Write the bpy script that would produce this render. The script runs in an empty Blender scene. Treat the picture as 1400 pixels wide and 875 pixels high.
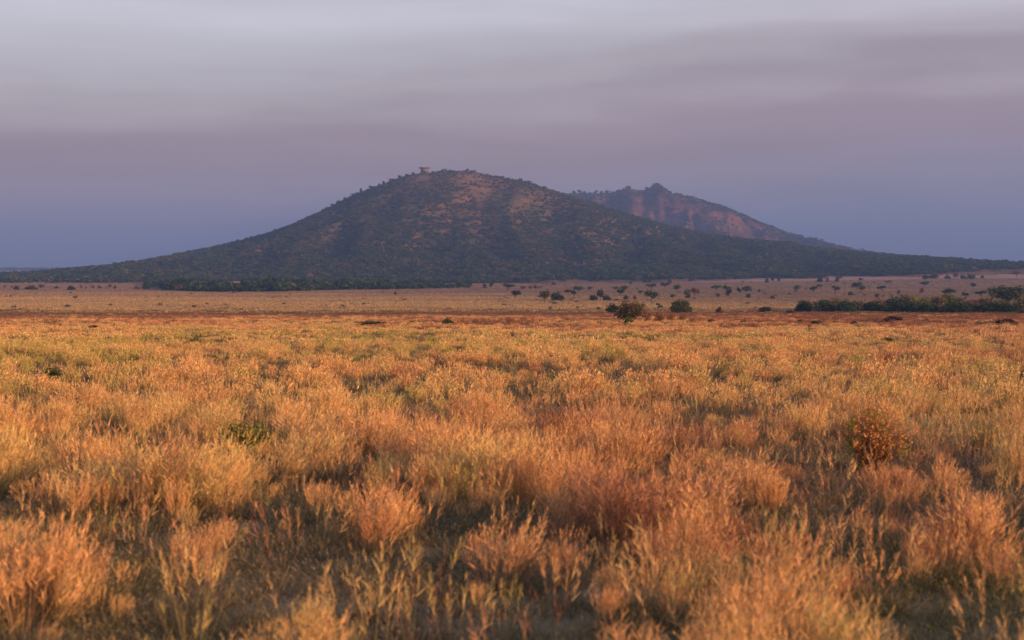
import bpy, math, random
import numpy as np
from mathutils import Vector

random.seed(7)
RNG = np.random.default_rng(11)
SC = bpy.context.scene
COL = SC.collection

# ------------------------------------------------------------------ camera
FPX = 1944.0                       # focal length in pixels of the 1400 px wide photograph
HORIZON = 367.0
CAM_Z = 2.6
PITCH = math.atan((437.5 - HORIZON) / FPX)
cd = bpy.data.cameras.new("camera")
cd.sensor_width = 36.0
cd.lens = FPX * 36.0 / 1400.0
cd.clip_start = 0.2
cd.clip_end = 40000.0
cd.dof.use_dof = True
cd.dof.focus_distance = 55.0
cd.dof.aperture_fstop = 2.0
cam = bpy.data.objects.new("camera", cd)
cam.location = (0, 0, CAM_Z)
cam.rotation_euler = (math.radians(90) - PITCH, 0, 0)
COL.objects.link(cam)
SC.camera = cam

# ------------------------------------------------------------------ light
SUN_EL = math.radians(9.5)
SUN_AZ = math.radians(125.0)       # clockwise from +Y (the view direction): behind the camera, to its right
sun_dir = Vector((math.sin(SUN_AZ) * math.cos(SUN_EL), math.cos(SUN_AZ) * math.cos(SUN_EL), math.sin(SUN_EL)))
sl = bpy.data.lights.new("sun", 'SUN')
sl.energy = 5.0
sl.angle = math.radians(0.6)
sl.color = (1.0, 0.515, 0.215)
so = bpy.data.objects.new("sun", sl)
so.rotation_euler = sun_dir.to_track_quat('Z', 'Y').to_euler()
COL.objects.link(so)

SC.view_settings.view_transform = 'Standard'
SC.view_settings.look = 'None'
SC.view_settings.exposure = 0.75
SC.view_settings.gamma = 1.0
SC.view_settings.use_curve_mapping = False

world = bpy.data.worlds.new("World")
SC.world = world
world.use_nodes = True
wt = world.node_tree
wt.nodes.clear()


def nd(t, kind, **kw):
    n = t.nodes.new(kind)
    for k, v in kw.items():
        if k == 'op':
            n.operation = v
        elif k == 'inp':
            for i, val in v.items():
                n.inputs[i].default_value = val
        else:
            setattr(n, k, v)
    return n


def ramp(t, stops, interp='LINEAR'):
    r = t.nodes.new('ShaderNodeValToRGB')
    cr = r.color_ramp
    cr.interpolation = interp
    while len(cr.elements) < len(stops):
        cr.elements.new(0.5)
    for e, (p, c) in zip(cr.elements, stops):
        e.position = p
        e.color = (c[0], c[1], c[2], 1.0) if not isinstance(c, (int, float)) else (c, c, c, 1.0)
    return r


w_out = nd(wt, 'ShaderNodeOutputWorld')
w_bg = nd(wt, 'ShaderNodeBackground', inp={1: 0.1})
w_sky = nd(wt, 'ShaderNodeTexSky', sky_type='NISHITA')
w_sky.sun_disc = False
w_sky.sun_elevation = SUN_EL
w_sky.sun_rotation = SUN_AZ
w_sky.air_density = 1.4
w_sky.dust_density = 2.5
w_tc = nd(wt, 'ShaderNodeTexCoord')
w_sep = nd(wt, 'ShaderNodeSeparateXYZ')
w_map = nd(wt, 'ShaderNodeMapping')
w_map.inputs['Scale'].default_value = (2.3, 2.3, 12.0)
w_n = nd(wt, 'ShaderNodeTexNoise', inp={'Scale': 1.5, 'Detail': 6.0, 'Roughness': 0.5})
w_map2 = nd(wt, 'ShaderNodeMapping')
w_map2.inputs['Scale'].default_value = (1.7, 1.7, 20.0)
w_map2.inputs['Location'].default_value = (4.1, 2.2, 0.7)
w_n2 = nd(wt, 'ShaderNodeTexNoise', inp={'Scale': 1.4, 'Detail': 3.0, 'Roughness': 0.45})
L = wt.links.new
L(w_tc.outputs['Generated'], w_sep.inputs[0])
L(w_tc.outputs['Generated'], w_map.inputs[0])
L(w_tc.outputs['Generated'], w_map2.inputs[0])
L(w_map.outputs[0], w_n.inputs['Vector'])
L(w_map2.outputs[0], w_n2.inputs['Vector'])
# elevation, tilted a little and stirred by the noise, picks the colour of the thin cloud sheet
w_t1 = nd(wt, 'ShaderNodeMath', op='MULTIPLY_ADD', inp={1: -0.045})
L(w_sep.outputs[0], w_t1.inputs[0])
L(w_sep.outputs[2], w_t1.inputs[2])
w_t2 = nd(wt, 'ShaderNodeMath', op='SUBTRACT', inp={1: 0.5})
L(w_n.outputs['Fac'], w_t2.inputs[0])
w_t3 = nd(wt, 'ShaderNodeMath', op='MULTIPLY_ADD', inp={1: 0.10})
L(w_t2.outputs[0], w_t3.inputs[0])
L(w_t1.outputs[0], w_t3.inputs[2])
w_t4 = nd(wt, 'ShaderNodeMath', op='MULTIPLY', inp={1: 2.0})
L(w_t3.outputs[0], w_t4.inputs[0])
SKY = [(0.0, (.140, .160, .256)), (.05, (.162, .170, .264)), (.09, (.200, .181, .266)), (.125, (.232, .186, .260)),
       (.16, (.242, .180, .242)), (.195, (.250, .186, .243)), (.235, (.306, .247, .302)), (.275, (.372, .318, .376)),
       (.32, (.425, .392, .458)), (.38, (.462, .446, .524)), (.6, (.46, .47, .57)), (1.0, (.42, .45, .59))]
w_r = ramp(wt, SKY, 'EASE')
L(w_t4.outputs[0], w_r.inputs[0])
w_str = ramp(wt, [(0.30, .85), (0.66, 1.08)], 'EASE')
L(w_n2.outputs['Fac'], w_str.inputs[0])
w_mul = nd(wt, 'ShaderNodeMixRGB', blend_type='MULTIPLY', inp={0: 0.75})
L(w_r.outputs[0], w_mul.inputs[1])
L(w_str.outputs[0], w_mul.inputs[2])
w_sc = nd(wt, 'ShaderNodeVectorMath', op='SCALE')
w_sc.inputs['Scale'].default_value = 8.6
L(w_mul.outputs[0], w_sc.inputs[0])
w_mix = nd(wt, 'ShaderNodeMixRGB', blend_type='MIX', inp={0: 0.85})
L(w_sky.outputs[0], w_mix.inputs[1])
L(w_sc.outputs[0], w_mix.inputs[2])
L(w_mix.outputs[0], w_bg.inputs[0])
L(w_bg.outputs[0], w_out.inputs[0])


# ------------------------------------------------------------------ numbers
def _hash(ix, iy, s):
    n = (ix.astype(np.int64) * 374761393 + iy.astype(np.int64) * 668265263 + s * 974634777) & 0xFFFFFFFF
    n = ((n ^ (n >> 13)) * 1274126177) & 0xFFFFFFFF
    n = n ^ (n >> 16)
    return (n & 0xFFFFFF) / float(0xFFFFFF)


def vnoise(x, y, s=0):
    x = np.asarray(x, float)
    y = np.asarray(y, float)
    ix, iy = np.floor(x), np.floor(y)
    fx, fy = x - ix, y - iy
    fx = fx * fx * (3 - 2 * fx)
    fy = fy * fy * (3 - 2 * fy)
    a, b = _hash(ix, iy, s), _hash(ix + 1, iy, s)
    c, d = _hash(ix, iy + 1, s), _hash(ix + 1, iy + 1, s)
    return (a + (b - a) * fx) * (1 - fy) + (c + (d - c) * fx) * fy


def fbm(x, y, s=0, o=4):
    t, a, w = 0.0, 0.5, 0.0
    for k in range(o):
        t = t + a * vnoise(np.asarray(x) * 2 ** k + 17.3 * k, np.asarray(y) * 2 ** k - 9.1 * k, s + k)
        w += a
        a *= 0.5
    return t / w


def sstep(a, b, x):
    t = np.clip((np.asarray(x, float) - a) / (b - a), 0, 1)
    return t * t * (3 - 2 * t)


# depth of the ground below the camera, by distance
PD = np.array([-3000, -300, 0, 10, 14, 30, 60, 120, 200, 280, 350, 450, 700, 1000, 1500, 2500, 5000, 9000, 12000.])
PH = np.array([9, 3.0, 2.58, 2.62, 2.7, 3.05, 3.95, 5.7, 7.8, 9.6, 11.2, 13.2, 15.6, 16.4, 16.2, 15.0, 11.5, 7.0, 7.0])


def ground_z(x, y):
    x = np.asarray(x, float)
    y = np.asarray(y, float)
    h = np.interp(y, PD, PH)
    h2 = np.interp(y * 1.12 + 1, PD, PH)
    h = 0.5 * (h + h2)
    z = CAM_Z - h
    near = np.clip(np.abs(y) / 300.0, 0, 1)
    z = z + (fbm(x / 5.0, y / 5.0, 3, 3) - .5) * .22 * (1 - .4 * near)
    z = z + (fbm(x / 60.0, y / 60.0, 5, 3) - .5) * 0.9 * sstep(30, 200, y)
    z = z + (fbm(x / 400.0, y / 400.0, 8, 3) - .5) * 5.0 * sstep(700, 1600, y)
    # the plain climbs gently to the right
    z = z + sstep(0.02, .36, x / np.maximum(y, 1)) * sstep(900, 2300, y) * 12.0
    return z


Y1, F1, B1 = 2500.0, 1480.0, 3500.0
R1 = np.array([(60, 377), (110, 374), (150, 370), (175, 366.5), (210, 362), (250, 354), (300, 343), (350, 327), (400, 310), (440, 293), (480, 272),
               (520, 256), (560, 242), (585, 238), (600, 236), (640, 236), (680, 242), (720, 250), (760, 263), (800, 275), (850, 291),
               (900, 307), (950, 319), (1000, 326), (1050, 332), (1100, 340), (1150, 345.5), (1200, 350.5), (1250, 355.5), (1300, 359.5),
               (1350, 362.5), (1400, 365.5), (1470, 368), (1560, 374)], float)
Y2, F2, B2 = 3900.0, 2900.0, 4800.0
R2 = np.array([(560, 372), (640, 330), (700, 288), (740, 272), (780, 264.5), (810, 266), (835, 264.5), (858, 259.5), (880, 261.5), (889, 257), (897, 252.5), (906, 258.5),
               (915, 265), (945, 271), (985, 283), (1010, 293), (1040, 306), (1080, 319), (1110, 330), (1150, 341), (1200, 353), (1270, 364), (1330, 372)], float)


def _ridge(R, x, Y):
    px = 700 + FPX * np.asarray(x, float) / Y
    r = (np.interp(px, R[:, 0], R[:, 1], left=390, right=390) * 2 + np.interp(px - (8 if Y < 3000 else 3), R[:, 0], R[:, 1], left=390, right=390)
         + np.interp(px + (8 if Y < 3000 else 3), R[:, 0], R[:, 1], left=390, right=390)) / 4
    return CAM_Z + (HORIZON - r) / FPX * Y


def _hill(x, y, R, Y, Fr, Bk, amp, seed, sx):
    base = ground_z(x, y) - 1.5
    wob = (fbm(np.asarray(x) / 260.0, np.asarray(y) / 260.0, seed + 20, 2) - .5) * 120
    t = np.where(y < Y, (y - Fr - wob * 1.0) / (Y - Fr), (Bk - y) / (Bk - Y))
    t = np.clip(t, 0, 1)
    s = 0.50 * t ** 1.45 + 0.50 * (1 - np.cos(math.pi * t ** 1.12)) / 2
    h = np.maximum(_ridge(R, x, Y) - base, 0)
    gl = fbm(np.asarray(x) / sx + .6 * fbm(np.asarray(x) / 300., np.asarray(y) / 300., seed + 9, 2), np.asarray(y) / (sx * 3.2), seed, 4)
    gl = 1 - np.abs(2 * gl - 1) * 1.7
    k = np.clip(h / (1.25 * amp + 25), 0, 1) * np.clip(np.minimum(t * 2.6, (1.0 - t) * 3.4), 0, 1)
    z = base + h * s + amp * k * (gl - .82)
    z = z + (fbm(np.asarray(x) / 26., np.asarray(y) / 26., seed + 3, 3) - .5) * 5.0 * np.clip(h / 40, 0, 1) * np.clip((1.04 - t) * 4, .15, 1)
    return np.where(t <= 0, base - 2.0, z)


def hill1(x, y):
    return _hill(x, y, R1, Y1, F1, B1, 19.0, 40, 100.0)


def hill2(x, y):
    return _hill(x, y, R2, Y2, F2, B2, 82.0, 61, 100.0)


def land_z(x, y):
    return np.maximum(np.maximum(ground_z(x, y), hill1(x, y)), hill2(x, y))


def ray(px, row):
    u, v = (px - 700.0) / FPX, (row - 437.5) / FPX
    d = np.array([u, math.cos(PITCH) - v * math.sin(PITCH), -math.sin(PITCH) - v * math.cos(PITCH)])
    return d / d[1]


_YS = np.geomspace(6, 7000, 2600)


def hit(px, row):
    """the point of the ground seen at a pixel of the photograph"""
    d = ray(px, row)
    x, z = d[0] * _YS, CAM_Z + d[2] * _YS
    below = z <= land_z(x, _YS)
    k = int(np.argmax(below)) if below.any() else len(_YS) - 1
    y = _YS[k]
    return float(d[0] * y), float(y), float(land_z(d[0] * y, y))


# ------------------------------------------------------------------ building blocks
def mesh_np(name, verts, quads=None, tris=None, attrs=None, smooth=False):
    me = bpy.data.meshes.new(name)
    verts = np.asarray(verts, np.float32)
    quads = np.zeros((0, 4), np.int32) if quads is None or len(quads) == 0 else np.asarray(quads, np.int32)
    tris = np.zeros((0, 3), np.int32) if tris is None or len(tris) == 0 else np.asarray(tris, np.int32)
    nq, nt = len(quads), len(tris)
    me.vertices.add(len(verts))
    me.vertices.foreach_set('co', verts.ravel())
    me.loops.add(nq * 4 + nt * 3)
    me.polygons.add(nq + nt)
    me.loops.foreach_set('vertex_index', np.concatenate([quads.ravel(), tris.ravel()]).astype(np.int32))
    me.polygons.foreach_set('loop_start', np.concatenate([np.arange(nq) * 4, nq * 4 + np.arange(nt) * 3]).astype(np.int32))
    if smooth:
        me.polygons.foreach_set('use_smooth', np.ones(nq + nt, bool))
    for nm, (dom, vals) in (attrs or {}).items():
        a = me.attributes.new(nm, 'FLOAT', dom)
        a.data.foreach_set('value', np.asarray(vals, np.float32))
    me.update(calc_edges=True)
    me.validate()
    return me


class MB:
    """collects tubes, leaves and boxes; build() links them as one mesh object"""
    def __init__(self):
        self.v, self.q, self.a, self.n = [], [], [], 0

    def add(self, v, q, a):
        v = np.asarray(v, float).reshape(-1, 3)
        q = np.asarray(q, int).reshape(-1, 4)
        self.v.append(v)
        self.q.append(q + self.n)
        self.a.append(np.broadcast_to(np.asarray(a, float), (len(v),)).copy())
        self.n += len(v)

    def tube(self, pts, rad, sides=5, a=0.5):
        pts = [Vector(p) for p in pts]
        vs = []
        for i, p in enumerate(pts):
            d = (pts[min(i + 1, len(pts) - 1)] - pts[max(i - 1, 0)]).normalized()
            r = d.cross(Vector((0.31, 0.94, 0.1))).normalized()
            w = d.cross(r)
            for k in range(sides):
                th = 2 * math.pi * k / sides
                vs.append(p + (r * math.cos(th) + w * math.sin(th)) * rad[i])
        q = []
        for i in range(len(pts) - 1):
            for k in range(sides):
                k2 = (k + 1) % sides
                q.append((i * sides + k, i * sides + k2, (i + 1) * sides + k2, (i + 1) * sides + k))
        self.add([tuple(v) for v in vs], q, a)

    def leaves(self, c, size, rng, flat=0.0, aspect=1.7, a=None, up=None):
        c = np.asarray(c, float)
        n = len(c)
        nrm = rng.normal(size=(n, 3))
        nrm[:, 2] = np.abs(nrm[:, 2]) + flat
        nrm /= np.linalg.norm(nrm, axis=1)[:, None]
        t = rng.normal(size=(n, 3))
        t -= (t * nrm).sum(1)[:, None] * nrm
        t /= np.linalg.norm(t, axis=1)[:, None]
        b = np.cross(nrm, t)
        s = (size * rng.uniform(.6, 1.4, n))[:, None]
        v = np.stack([c - t * s * aspect / 2, c + b * s / 2 - t * s * .1, c + t * s * aspect / 2, c - b * s / 2 + t * s * .1], 1).reshape(-1, 3)
        q = np.arange(n * 4).reshape(n, 4)
        av = np.repeat(rng.random(n) if a is None else a, 4)
        self.add(v, q, av)

    def box(self, c, s, a=0.5):
        x, y, z = c
        hx, hy, hz = s[0] / 2, s[1] / 2, s[2] / 2
        v = [(x + i * hx, y + j * hy, z + k * hz) for k in (-1, 1) for j in (-1, 1) for i in (-1, 1)]
        q = [(0, 2, 3, 1), (4, 5, 7, 6), (0, 1, 5, 4), (2, 6, 7, 3), (0, 4, 6, 2), (1, 3, 7, 5)]
        self.add(v, q, a)

    def mesh(self, name, mat, smooth=False):
        me = mesh_np(name, np.concatenate(self.v), np.concatenate(self.q), None, {'v': ('POINT', np.concatenate(self.a))}, smooth)
        me.materials.append(mat)
        return me


def link(name, data, parent=None, loc=None):
    o = bpy.data.objects.new(name, data)
    COL.objects.link(o)
    if loc is not None:
        o.location = loc
    if parent is not None:
        o.parent = parent
    return o


def tag(o, label=None, cat=None, group=None, kind=None):
    for k, v in (('label', label), ('category', cat), ('group', group), ('kind', kind)):
        if v:
            o[k] = v
    return o


# ------------------------------------------------------------------ materials
def new_mat(name):
    m = bpy.data.materials.new(name)
    m.use_nodes = True
    t = m.node_tree
    t.nodes.clear()
    out = nd(t, 'ShaderNodeOutputMaterial')
    return m, t, out


def leaf_shader(t, out, color_socket, trans=0.3, tint=(1, 1, .7)):
    df = nd(t, 'ShaderNodeBsdfDiffuse')
    tr = nd(t, 'ShaderNodeBsdfTranslucent')
    mx = nd(t, 'ShaderNodeMixShader', inp={0: trans})
    t.links.new(color_socket, df.inputs[0])
    t.links.new(color_socket, tr.inputs[0])
    t.links.new(df.outputs[0], mx.inputs[1])
    t.links.new(tr.outputs[0], mx.inputs[2])
    t.links.new(mx.outputs[0], out.inputs[0])


def grass_mat(name, stem, heads):
    """stem colour at v=0, seed-head colours picked per instance by 'tint'; v=1 on the seed heads"""
    m, t, out = new_mat(name)
    tn = nd(t, 'ShaderNodeAttribute', attribute_name='tint', attribute_type='INSTANCER')
    av = nd(t, 'ShaderNodeAttribute', attribute_name='v', attribute_type='GEOMETRY')
    rn = nd(t, 'ShaderNodeAttribute', attribute_name='r', attribute_type='GEOMETRY')
    hr = ramp(t, heads)
    sr = ramp(t, stem)
    mx = nd(t, 'ShaderNodeMixRGB', blend_type='MIX')
    vr = ramp(t, [(0.0, .5), (1.0, 1.4)])
    mu = nd(t, 'ShaderNodeMixRGB', blend_type='MULTIPLY', inp={0: 1.0})
    t.links.new(tn.outputs['Fac'], hr.inputs[0])
    t.links.new(tn.outputs['Fac'], sr.inputs[0])
    t.links.new(av.outputs['Fac'], mx.inputs[0])
    t.links.new(sr.outputs[0], mx.inputs[1])
    t.links.new(hr.outputs[0], mx.inputs[2])
    t.links.new(rn.outputs['Fac'], vr.inputs[0])
    t.links.new(mx.outputs[0], mu.inputs[1])
    t.links.new(vr.outputs[0], mu.inputs[2])
    leaf_shader(t, out, mu.outputs[0], 0.14)
    return m


HEADS = [(0.0, (.46, .37, .11)), (.22, (.62, .45, .19)), (.45, (.72, .435, .19)), (.7, (.66, .355, .165)), (.88, (.46, .23, .13)), (1.0, (.28, .125, .075))]
STEMS = [(0.0, (.125, .13, .05)), (.3, (.18, .148, .08)), (.6, (.205, .142, .092)), (1.0, (.17, .105, .075))]  # dull stem colours, darkened further to deepen the shadows among the tufts
M_GRASS = grass_mat('dry_grass', STEMS, HEADS)
M_PLAIN = grass_mat('plain_grass', [(0.0, (.38, .275, .15)), (.5, (.27, .20, .13)), (1.0, (.18, .14, .118))],
                    [(0.0, (.37, .265, .14)), (.5, (.26, .19, .125)), (1.0, (.19, .145, .12))])
M_BRUSH = grass_mat('brush', [(0.0, (.085, .085, .04)), (.4, (.12, .085, .055)), (1.0, (.15, .08, .055))],
                    [(0.0, (.12, .11, .05)), (.4, (.15, .10, .062)), (1.0, (.20, .105, .062))])
M_LOW = grass_mat('low_grass', [(0.0, (.095, .10, .042)), (.4, (.14, .12, .072)), (1.0, (.17, .12, .09))],  # grey green low grass, colour darkened to strengthen the shade in the gaps
                  [(0.0, (.18, .17, .065)), (.5, (.24, .19, .12)), (1.0, (.26, .18, .12))])


def foliage_mat(name, instanced=False, lo=.6, hi=1.35, trans=.2):
    m, t, out = new_mat(name)
    av = nd(t, 'ShaderNodeAttribute', attribute_name='v', attribute_type='GEOMETRY')
    vr = ramp(t, [(0.0, lo), (1.0, hi)])
    mu = nd(t, 'ShaderNodeMixRGB', blend_type='MULTIPLY', inp={0: 1.0})
    if instanced:
        tn = nd(t, 'ShaderNodeAttribute', attribute_name='tint', attribute_type='INSTANCER')
        cr = ramp(t, [(0.0, (.024, .046, .022)), (.35, (.036, .064, .027)), (.6, (.056, .074, .030)), (.8, (.09, .076, .038)), (1.0, (.135, .074, .05))])
        t.links.new(tn.outputs['Fac'], cr.inputs[0])
        col = cr.outputs[0]
    else:
        oi = nd(t, 'ShaderNodeObjectInfo')
        col = oi.outputs['Color']
    t.links.new(av.outputs['Fac'], vr.inputs[0])
    t.links.new(col, mu.inputs[1])
    t.links.new(vr.outputs[0], mu.inputs[2])
    leaf_shader(t, out, mu.outputs[0], trans)
    return m


M_LEAF = foliage_mat('leaves')
M_WOOD_LEAF = foliage_mat('wood_leaves', True)


def bark_mat(name, c):
    m, t, out = new_mat(name)
    tc = nd(t, 'ShaderNodeTexCoord')
    n = nd(t, 'ShaderNodeTexNoise', inp={'Scale': 6.0, 'Detail': 4.0})
    r = ramp(t, [(0.3, tuple(k * .6 for k in c)), (.7, tuple(k * 1.3 for k in c))])
    d = nd(t, 'ShaderNodeBsdfDiffuse')
    t.links.new(tc.outputs['Object'], n.inputs['Vector'])
    t.links.new(n.outputs['Fac'], r.inputs[0])
    t.links.new(r.outputs[0], d.inputs[0])
    t.links.new(d.outputs[0], out.inputs[0])
    return m


M_BARK = bark_mat('bark', (.10, .075, .055))
M_TWIG = bark_mat('twigs', (.24, .125, .075))


def ground_mat():
    m, t, out = new_mat('savanna_ground')
    geo = nd(t, 'ShaderNodeNewGeometry')
    sep = nd(t, 'ShaderNodeSeparateXYZ')
    t.links.new(geo.outputs['Position'], sep.inputs[0])
    n1 = nd(t, 'ShaderNodeTexNoise', inp={'Scale': .012, 'Detail': 5.0, 'Roughness': .6})
    n2 = nd(t, 'ShaderNodeTexNoise', inp={'Scale': .35, 'Detail': 6.0, 'Roughness': .65})
    n3 = nd(t, 'ShaderNodeTexNoise', inp={'Scale': .06, 'Detail': 5.0, 'Roughness': .7})
    for n in (n1, n2, n3):
        t.links.new(geo.outputs['Position'], n.inputs['Vector'])
    a = nd(t, 'ShaderNodeMath', op='SUBTRACT', inp={1: .5})
    t.links.new(n1.outputs['Fac'], a.inputs[0])
    b = nd(t, 'ShaderNodeMath', op='MULTIPLY', inp={1: 160.0})
    t.links.new(a.outputs[0], b.inputs[0])
    # the stirring grows with distance
    k = nd(t, 'ShaderNodeMapRange', inp={1: 100.0, 2: 900.0, 3: 0.0, 4: 1.6})
    t.links.new(sep.outputs[1], k.inputs[0])
    b2 = nd(t, 'ShaderNodeMath', op='MULTIPLY')
    t.links.new(b.outputs[0], b2.inputs[0])
    t.links.new(k.outputs[0], b2.inputs[1])
    c = nd(t, 'ShaderNodeMath', op='ADD')
    t.links.new(b2.outputs[0], c.inputs[0])
    t.links.new(sep.outputs[1], c.inputs[1])
    d = nd(t, 'ShaderNodeMath', op='MULTIPLY', inp={1: 1 / 2000.0})
    t.links.new(c.outputs[0], d.inputs[0])
    r = ramp(t, [(0.0, (.16, .125, .085)), (.06, (.17, .125, .085)), (.12, (.19, .105, .07)), (.19, (.17, .095, .07)), (.225, (.20, .13, .09)),
                 (.27, (.38, .265, .16)), (.40, (.37, .265, .165)), (.48, (.28, .20, .155)), (.66, (.29, .21, .175)), (.74, (.31, .185, .15)), (1.0, (.29, .18, .15))])
    t.links.new(d.outputs[0], r.inputs[0])
    v = ramp(t, [(.3, .62), (.7, 1.25)])
    t.links.new(n3.outputs['Fac'], v.inputs[0])
    v2 = ramp(t, [(.3, .75), (.7, 1.2)])
    t.links.new(n2.outputs['Fac'], v2.inputs[0])
    m1 = nd(t, 'ShaderNodeMixRGB', blend_type='MULTIPLY', inp={0: 1.0})
    m2 = nd(t, 'ShaderNodeMixRGB', blend_type='MULTIPLY', inp={0: 1.0})
    t.links.new(r.outputs[0], m1.inputs[1])
    t.links.new(v.outputs[0], m1.inputs[2])
    t.links.new(m1.outputs[0], m2.inputs[1])
    t.links.new(v2.outputs[0], m2.inputs[2])
    bs = nd(t, 'ShaderNodeBsdfDiffuse')
    t.links.new(m2.outputs[0], bs.inputs[0])
    t.links.new(bs.outputs[0], out.inputs[0])
    return m


def hill_mat(name, dry, green, rock, sc=.02):
    m, t, out = new_mat(name)
    geo = nd(t, 'ShaderNodeNewGeometry')
    n1 = nd(t, 'ShaderNodeTexNoise', inp={'Scale': sc, 'Detail': 6.0, 'Roughness': .62})
    n2 = nd(t, 'ShaderNodeTexNoise', inp={'Scale': sc * 4.5, 'Detail': 6.0, 'Roughness': .7})
    mp = nd(t, 'ShaderNodeMapping')
    mp.inputs['Scale'].default_value = (1, .5, 1.6)
    t.links.new(geo.outputs['Position'], mp.inputs[0])
    t.links.new(mp.outputs[0], n1.inputs['Vector'])
    t.links.new(mp.outputs[0], n2.inputs['Vector'])
    r = ramp(t, [(.30, green), (.44, tuple((a + b) / 2 for a, b in zip(green, dry))), (.54, dry), (.70, rock)])
    t.links.new(n1.outputs['Fac'], r.inputs[0])
    v = ramp(t, [(.32, .6), (.5, .95), (.68, 1.3)])
    t.links.new(n2.outputs['Fac'], v.inputs[0])
    mu = nd(t, 'ShaderNodeMixRGB', blend_type='MULTIPLY', inp={0: 1.0})
    t.links.new(r.outputs[0], mu.inputs[1])
    t.links.new(v.outputs[0], mu.inputs[2])
    bp = nd(t, 'ShaderNodeBump', inp={'Strength': .7, 'Distance': 5.0})
    t.links.new(n2.outputs['Fac'], bp.inputs['Height'])
    bs = nd(t, 'ShaderNodeBsdfDiffuse')
    t.links.new(mu.outputs[0], bs.inputs[0])
    t.links.new(bp.outputs[0], bs.inputs['Normal'])
    t.links.new(bs.outputs[0], out.inputs[0])
    return m


M_GROUND = ground_mat()
M_HILL1 = hill_mat('hill_dry_slope', (.140, .084, .046), (.048, .055, .030), (.17, .104, .062), .015)
M_HILL2 = hill_mat('far_hill_rock', (.085, .046, .045), (.042, .038, .036), (.145, .078, .066), .018)

# ------------------------------------------------------------------ the land
def grid_mesh(name, X, Y, Z, mat):
    ny, nx = X.shape
    v = np.stack([X, Y, Z], -1).reshape(-1, 3)
    i = np.arange(ny * nx).reshape(ny, nx)
    q = np.stack([i[:-1, :-1], i[:-1, 1:], i[1:, 1:], i[1:, :-1]], -1).reshape(-1, 4)
    me = mesh_np(name, v, q, smooth=True)
    me.materials.append(mat)
    return me


ys = np.concatenate([np.linspace(-2500, -40, 26), np.linspace(-30, 4, 18), np.geomspace(5, 9000, 330)])
us = np.linspace(-1, 1, 241)
us = np.sign(us) * (0.45 * np.abs(us) + 0.55 * np.abs(us) ** 2.2)
Yg, Ug = np.meshgrid(ys, us, indexing='ij')
Xg = Ug * (70 + 0.62 * np.abs(Yg))
tag(link('ground', grid_mesh('ground', Xg, Yg, ground_z(Xg, Yg), M_GROUND)), kind='structure')

X, Y = np.meshgrid(np.linspace(-1120, 1480, 330), np.concatenate([np.linspace(1330, 2540, 150), np.linspace(2560, 3520, 50)]))
tag(link('near_hill', grid_mesh('near_hill', X, Y, hill1(X, Y), M_HILL1)), kind='structure')
X, Y = np.meshgrid(np.linspace(-320, 1320, 280), np.concatenate([np.linspace(2860, 3940, 150), np.linspace(3960, 4820, 40)]))
tag(link('far_hill', grid_mesh('far_hill', X, Y, hill2(X, Y), M_HILL2)), kind='structure')


# ------------------------------------------------------------------ scattering (geometry nodes, real geometry)
def scatter(name, pts, rot, scl, idx, tint, sources):
    me = bpy.data.meshes.new(name)
    n = len(pts)
    me.vertices.add(n)
    me.vertices.foreach_set('co', np.asarray(pts, np.float32).ravel())
    for nm, ty, key, arr in (('rot', 'FLOAT_VECTOR', 'vector', rot), ('scl', 'FLOAT_VECTOR', 'vector', scl), ('idx', 'INT', 'value', idx), ('tint', 'FLOAT', 'value', tint)):
        a = me.attributes.new(nm, ty, 'POINT')
        a.data.foreach_set(key, np.asarray(arr, np.int32 if ty == 'INT' else np.float32).ravel())
    me.update()
    o = link(name, me)
    ng = bpy.data.node_groups.new(name, 'GeometryNodeTree')
    ng.interface.new_socket('Geometry', in_out='INPUT', socket_type='NodeSocketGeometry')
    ng.interface.new_socket('Geometry', in_out='OUTPUT', socket_type='NodeSocketGeometry')
    gi = ng.nodes.new('NodeGroupInput')
    go = ng.nodes.new('NodeGroupOutput')
    inst = ng.nodes.new('GeometryNodeInstanceOnPoints')
    g2i = ng.nodes.new('GeometryNodeGeometryToInstance')
    for s in reversed(sources):                      # a multi-input shows its links last first
        oi = ng.nodes.new('GeometryNodeObjectInfo')
        oi.inputs['Object'].default_value = s
        oi.inputs['As Instance'].default_value = False
        ng.links.new(oi.outputs['Geometry'], g2i.inputs[0])
    def attr(nm, ty):
        a = ng.nodes.new('GeometryNodeInputNamedAttribute')
        a.data_type = ty
        a.inputs['Name'].default_value = nm
        return a.outputs['Attribute']
    ng.links.new(gi.outputs[0], inst.inputs['Points'])
    ng.links.new(g2i.outputs[0], inst.inputs['Instance'])
    inst.inputs['Pick Instance'].default_value = True
    ng.links.new(attr('idx', 'INT'), inst.inputs['Instance Index'])
    ng.links.new(attr('rot', 'FLOAT_VECTOR'), inst.inputs['Rotation'])
    ng.links.new(attr('scl', 'FLOAT_VECTOR'), inst.inputs['Scale'])
    ng.links.new(inst.outputs[0], go.inputs[0])
    md = o.modifiers.new('scatter', 'NODES')
    md.node_group = ng
    return o


def source(name, me):
    return bpy.data.objects.new(name, me)


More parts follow.
